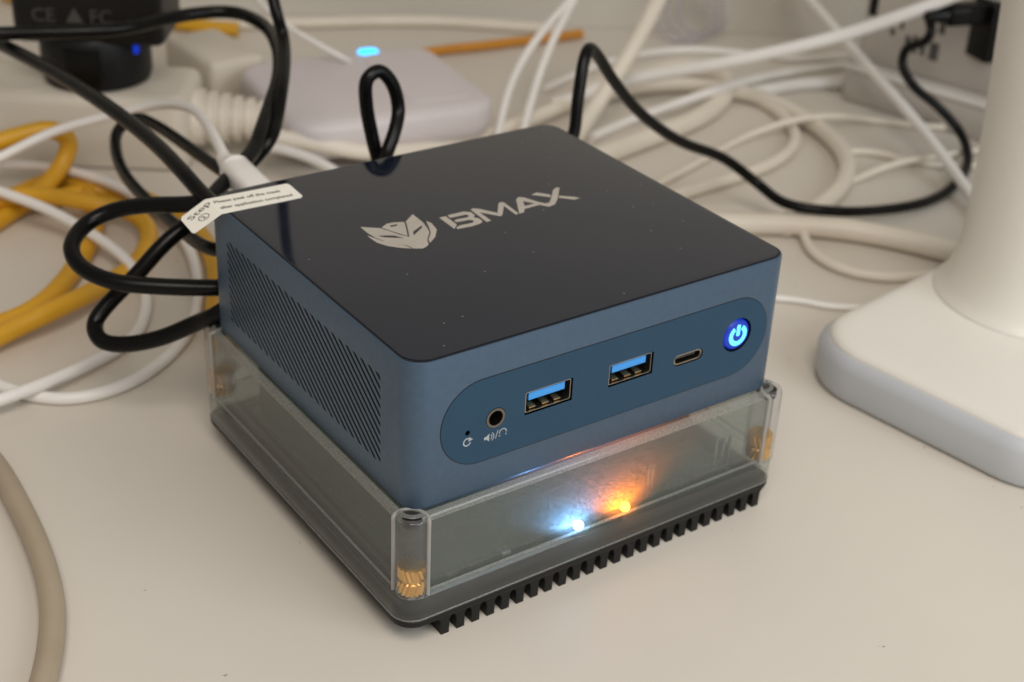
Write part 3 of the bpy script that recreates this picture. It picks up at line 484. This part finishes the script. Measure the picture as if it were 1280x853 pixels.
# ------------------------------------------------------------------ power strip, charger, boxes in the background
ps = thing('power_strip', 'cream power strip lying by the wall with a ribbed cable grommet', 'power strip', EH*-16+NH*33)
T = frame(0, 33)
link('housing', *xf(slab(-48, -11.6, -2.4, 2.4, .8, [(.35, 0), (.08, .1), (0, .4), (0, 2.9), (.12, 3.25), (.5, 3.4)], 6), T), M['strip'], ps, smooth=50)
rot = Matrix.Rotation(R(90), 4, 'Y')
ribs = [(1.25, 0), (1.3, .05)]
for k in range(6): z_ = .15+k*.56; r_ = 1.28-.08*k; ribs += [(r_, z_), (r_, z_+.30), (r_-.22, z_+.36), (r_-.22, z_+.50)]
ribs += [(.75, 3.6), (.55, 3.75)]
link('cable_grommet', *xf(lathe(ribs, (0, 0, 0), 32), T @ Matrix.Translation((-11.65, 0, 1.75)) @ rot), M['ccream'], ps, smooth=30)
for e_ in (-19.0, -25.5): link('socket', *xf(lathe([(1.95, 3.39), (1.95, 3.43), (1.8, 3.45), (1.75, 3.405)], (e_, 0, 0), 40), T), M['strip'], ps)
ch = thing('black_charger', 'black plug-in charger with grey approval marks on the power strip', 'charger', EH*-15.9+NH*33)
T2 = frame(-15.9, 33.2)
link('barrel', *xf(lathe([(2.0, 3.40), (2.3, 3.5), (2.4, 3.8), (2.4, 5.6), (2.3, 5.75)], n=48), T2), M['black'], ch, smooth=50)
link('barrel_clip', *xf(box(-.75, .75, -2.46, -2.2, 3.7, 5.4, .05), T2), M['cblack'], ch)
link('housing', *xf(slab(-2.9, 3.5, -2.2, 2.0, .45, [(.15, 5.6), (0, 5.75), (0, 11.0), (.2, 11.2)], 5), T2), M['black'], ch, smooth=50)
M['mark'] = mat('grey_mark', (.05, .048, .048), .6)
chf = lambda x_, z_: tuple(T2 @ Vector((x_, -2.212, z_)))
text_mesh('approval_mark', 'CE', lambda x_, y_: chf(-2.0+x_, 6.55+y_), .85, M['mark'], ch)
text_mesh('approval_mark', 'FC', lambda x_, y_: chf(.45+x_, 6.55+y_), .85, M['mark'], ch)
flat('approval_mark', [[(-.55, 6.55), (.2, 6.55), (-.17, 7.2)]], lambda a, b, t: chf(a, b), M['mark'], ch)
link('charger_light', *xf(box(1.85, 2.2, -1.35, -1.05, 4.95, 5.4, .1), T2), M['cled'], ch)
bx = tag(link('junction_box', *place(slab(0, 3.0, 0, 5.2, .4, [(.1, 0), (0, .1), (0, 2.3), (.1, 2.5), (.35, 2.6)], 5), 11.7, 37.7, 3), M['strip'], smooth=50), 'small cream box on the desk beside the router corner', 'box')
bp_ = thing('rear_power_strip', 'cream power strip against the wall behind the lamp column', 'power strip', (45, 20, 0))
RS = (43.2, 16.0, 12.5)
link('housing', *place(slab(0, 5.2, -12, 9.0, .5, [(.15, 0), (0, .15), (0, 2.0), (.12, 2.15), (.35, 2.2)], 5), *RS), M['adapter'], bp_, smooth=50)
link('trim', *place(box(-.12, .05, -11.8, 8.8, 1.75, 2.05, .05), *RS), M['cwhite'], bp_)
ad = thing('white_adapter', 'white power adapter with dark printed marks behind the black plug', 'adapter', (46, 22, 2.2))
link('housing', *place(slab(.5, 4.8, .5, 8.6, .4, [(.1, 2.2), (0, 2.3), (0, 9.8), (.2, 10)], 5), *RS), M['adapter'], ad, smooth=50)
def adf(y_, z_): return tuple(Matrix.Translation((RS[0], RS[1], 0)) @ Matrix.Rotation(R(RS[2]), 4, 'Z') @ Vector((.49, y_, z_)))
for (yy, zz, ww, hh) in ((8.3, 4.6, .5, 1.2), (6.9, 3.9, .28, .35), (6.4, 4.3, .2, .9), (6.0, 3.5, .3, .6), (5.6, 3.3, .3, .9), (5.1, 3.3, .25, .8), (4.6, 3.2, .5, .9), (4.3, 4.6, .35, .6), (4.5, 5.3, .3, .4)):
    flat('printed_mark', [[(yy-ww, zz), (yy, zz), (yy, zz+hh), (yy-ww, zz+hh)]], lambda a, b, t: adf(a, b), M['black' if ww == .5 and hh > 1 else 'ink'], ad)
pg = thing('black_plug', 'black right-angled plug pushed into the white adapter', 'plug', (43, 18.3, 6))
Pm = Matrix.Translation((39.95, 18.85, 6.25)) @ Matrix.Rotation(R(-14), 4, 'Z') @ Matrix.Rotation(R(90), 4, 'Y')
link('strain_relief', *xf(lathe([(.26, -.1), (.30, .3), (.42, .9), (.45, 1.0)], n=20), Pm), M['cblack'], pg)
link('plug_body', *xf(slab(-.48, .48, -.55, .55, .25, [(.1, .95), (0, 1.05), (0, 3.6), (.1, 3.7)], 5), Pm), M['cblack'], pg, smooth=50)
link('plug_face', *xf(box(-.6, 2.3, -.9, .75, 3.05, 3.95, .15), Pm), M['cblack'], pg)

# ------------------------------------------------------------------ cables
BL, WH, CR, YE = 'black cables behind the mini computer', 'white cables on the desk', 'cream cables by the wall', 'yellow network cables'
cable('black_cable', 'BLACK_A', .265, 'cblack', 'thick black cable arching over the power strip and looping down beside computer', BL, sm=10)
cable('black_cable', 'BLACK_B', .23, 'cblack', 'black cable hanging down in front of the router then looping left', BL, sm=10)
cable('black_cable', 'BLACK_C', .265, 'cblack', 'straight black cable running diagonally past the black charger to the sticker', BL, sm=10)
cable('black_cable', 'BLACK_D', .265, 'cblack', 'black cable in a flat horizontal loop beside the computer vents', BL, sm=8)
cable('black_cable', 'BLACK_E', .235, 'cblack', 'short upright black cable loop behind the computer before the router', BL, sm=4)
cable('black_cable', 'BLACK_F', .225, 'cblack', 'black power cord curving across the desk from computer to plug', BL, sm=5)
pa, pb2 = Vector(D['PLUG_A'][0]), Vector(D['PLUG_A'][1])
cable('white_cable', 'WHITE_A', .20, 'cwhite', 'white cable arching over the power strip into a white plug', WH)
d_ = (pb2-pa); q_ = Matrix.Translation(pa) @ d_.to_track_quat('Z', 'Y').to_matrix().to_4x4()
wp = thing('white_plug', 'white network plug pushed in behind the sticker corner of computer', 'plug', pa)
link('plug_boot', *xf(lathe([(.24, -.35), (.34, .1), (.5, .5), (.55, .6)], n=20), q_), M['cwhite'], wp)
link('plug_body', *xf(slab(-.52, .52, -.42, .42, .3, [(.1, .45), (0, .6), (0, 4.6), (.1, 4.7)], 5), q_), M['cwhite'], wp, smooth=50)
cable('white_cable', 'WHITE_B', .215, 'cwhite', 'white cable in a wide loop under the black loops, the larger outer one', WH)
cable('white_cable', 'WHITE_C', .215, 'cwhite', 'white cable in the smaller inner loop over the yellow cables', WH)
cable('yellow_cable', 'YEL_A', .38, 'cyel', 'yellow cable bending back sharply under the white cables', YE)
cable('yellow_cable', 'YEL_B', .38, 'cyel', 'yellow cable curving through the inner white loop', YE)
cable('yellow_cable', 'YEL_C', .36, 'cyel', 'yellow cable looping round inside the flat black loop', YE)
cable('yellow_cable', 'YEL_D', .38, 'cyel', 'yellow cable passing close behind the rear corner of the clear box', YE)
cable('yellow_cable', 'YEL_E', .40, 'cyel', 'yellow cable lying along the wall behind the black charger', YE)
cable('orange_cable', 'ORANGE', .26, 'cor', 'thin orange cable lying behind the router by the wall')
cable('beige_cable', 'BEIGE_BL', .345, 'cbeige', 'thick beige cable curving alone across the empty front of desk')
cable('cream_cable', 'CREAM_A', .42, 'ccream', 'thick cream cable slanting down behind the kinked black cord', CR)
cable('cream_cable', 'CREAM_B', .32, 'cwhite', 'long pale cable running straight across above the others towards the white adapter', CR)
cable('cream_cable', 'CREAM_C', .48, 'ccream', 'thick cream cable curled in a hook behind the black cord', CR)
cable('cream_cable', 'CREAM_D', .40, 'ccream', 'thick cream cable arching down inside the black power cord bend', CR)
cable('cream_cable', 'CREAM_E', .28, 'ccream', 'thin cream cable lying in a flat curve behind the computer', CR)
cable('cream_cable', 'CREAM_F', .46, 'ccream', 'thick cream cable between the black power cord and the lamp foot', CR)
cable('cream_cable', 'CREAM_G', .36, 'ccream', 'cream mains cable leaving the ribbed grommet under the router', CR)
cable('white_cable', 'WHITE_D', .25, 'cwhite', 'straight white cable slanting down across the black power cord', WH)
cable('white_cable', 'WHITE_E', .17, 'ccream', 'thin pale cable crossing the desk inside the black cord bend', WH)
cable('white_cable', 'WHITE_F', .17, 'ccream', 'thin pale cable crossing over another inside the black cord bend', WH)
cable('white_cable', 'WHITE_G', .32, 'cwhite', 'pale cable lying below the rear power strip', WH)
cable('white_cable', 'WHITE_H', .13, 'cwhite', 'very thin white wire on the desk between computer and lamp foot', WH)
cable('white_cable', 'WHITE_I', .20, 'cwhite', 'thin white cable rising beside the router, bowed outwards', WH)
cable('white_cable', 'WHITE_J', .20, 'cwhite', 'thin white cable rising beside the router, straighter of two', WH)
cable('white_cable', 'WHITE_K', .12, 'cwhite', 'very thin white cable dropping onto the router top', WH)
cable('cream_cable', 'WHITE_L', .33, 'ccream', 'cream cable lying along the foot of the wall', WH)
cable('white_cable', 'WHITE_M', .22, 'cwhite', 'white cable arching low behind the white plug', WH)
cable('cream_cable', 'NEW_A', .17, 'ccream', 'thin cream cable lying flat across the thick cream arch', CR)
cable('cream_cable', 'NEW_B', .24, 'cwhite', 'pale cable lying low behind the cream hook towards the rear strip', CR)
cable('cream_cable', 'NEW_C', .2, 'ccream', 'short cream cable curling under the thick cable towards the lamp foot', CR)  # cable added to trace the shadow arc beside the thick cable
cable('cream_cable', 'NEW_D', .20, 'cwhite', 'thin white cable lying near the wall below the clear coil', CR)
# small coil of clear wire lying by the wall
co = []
for k in range(3):
    c_ = Vector((40.6, 36.4, 1.85))+EH*(.55*k-.6)+NH*(.25*k-1.2); rx = 1.7-.15*k
    co += [c_+EH*(rx*math.cos(R(a_))+.55*a_/360)+NH*(.25*a_/360)+Vector((0, 0, rx*math.sin(R(a_)))) for a_ in range(0, 360, 24)]
tag(link('wire_coil', *tube(co, .14, 10, 4, 2), M['clearbag'], smooth=60), 'small coil of clear plastic wire lying by the wall', 'coil')
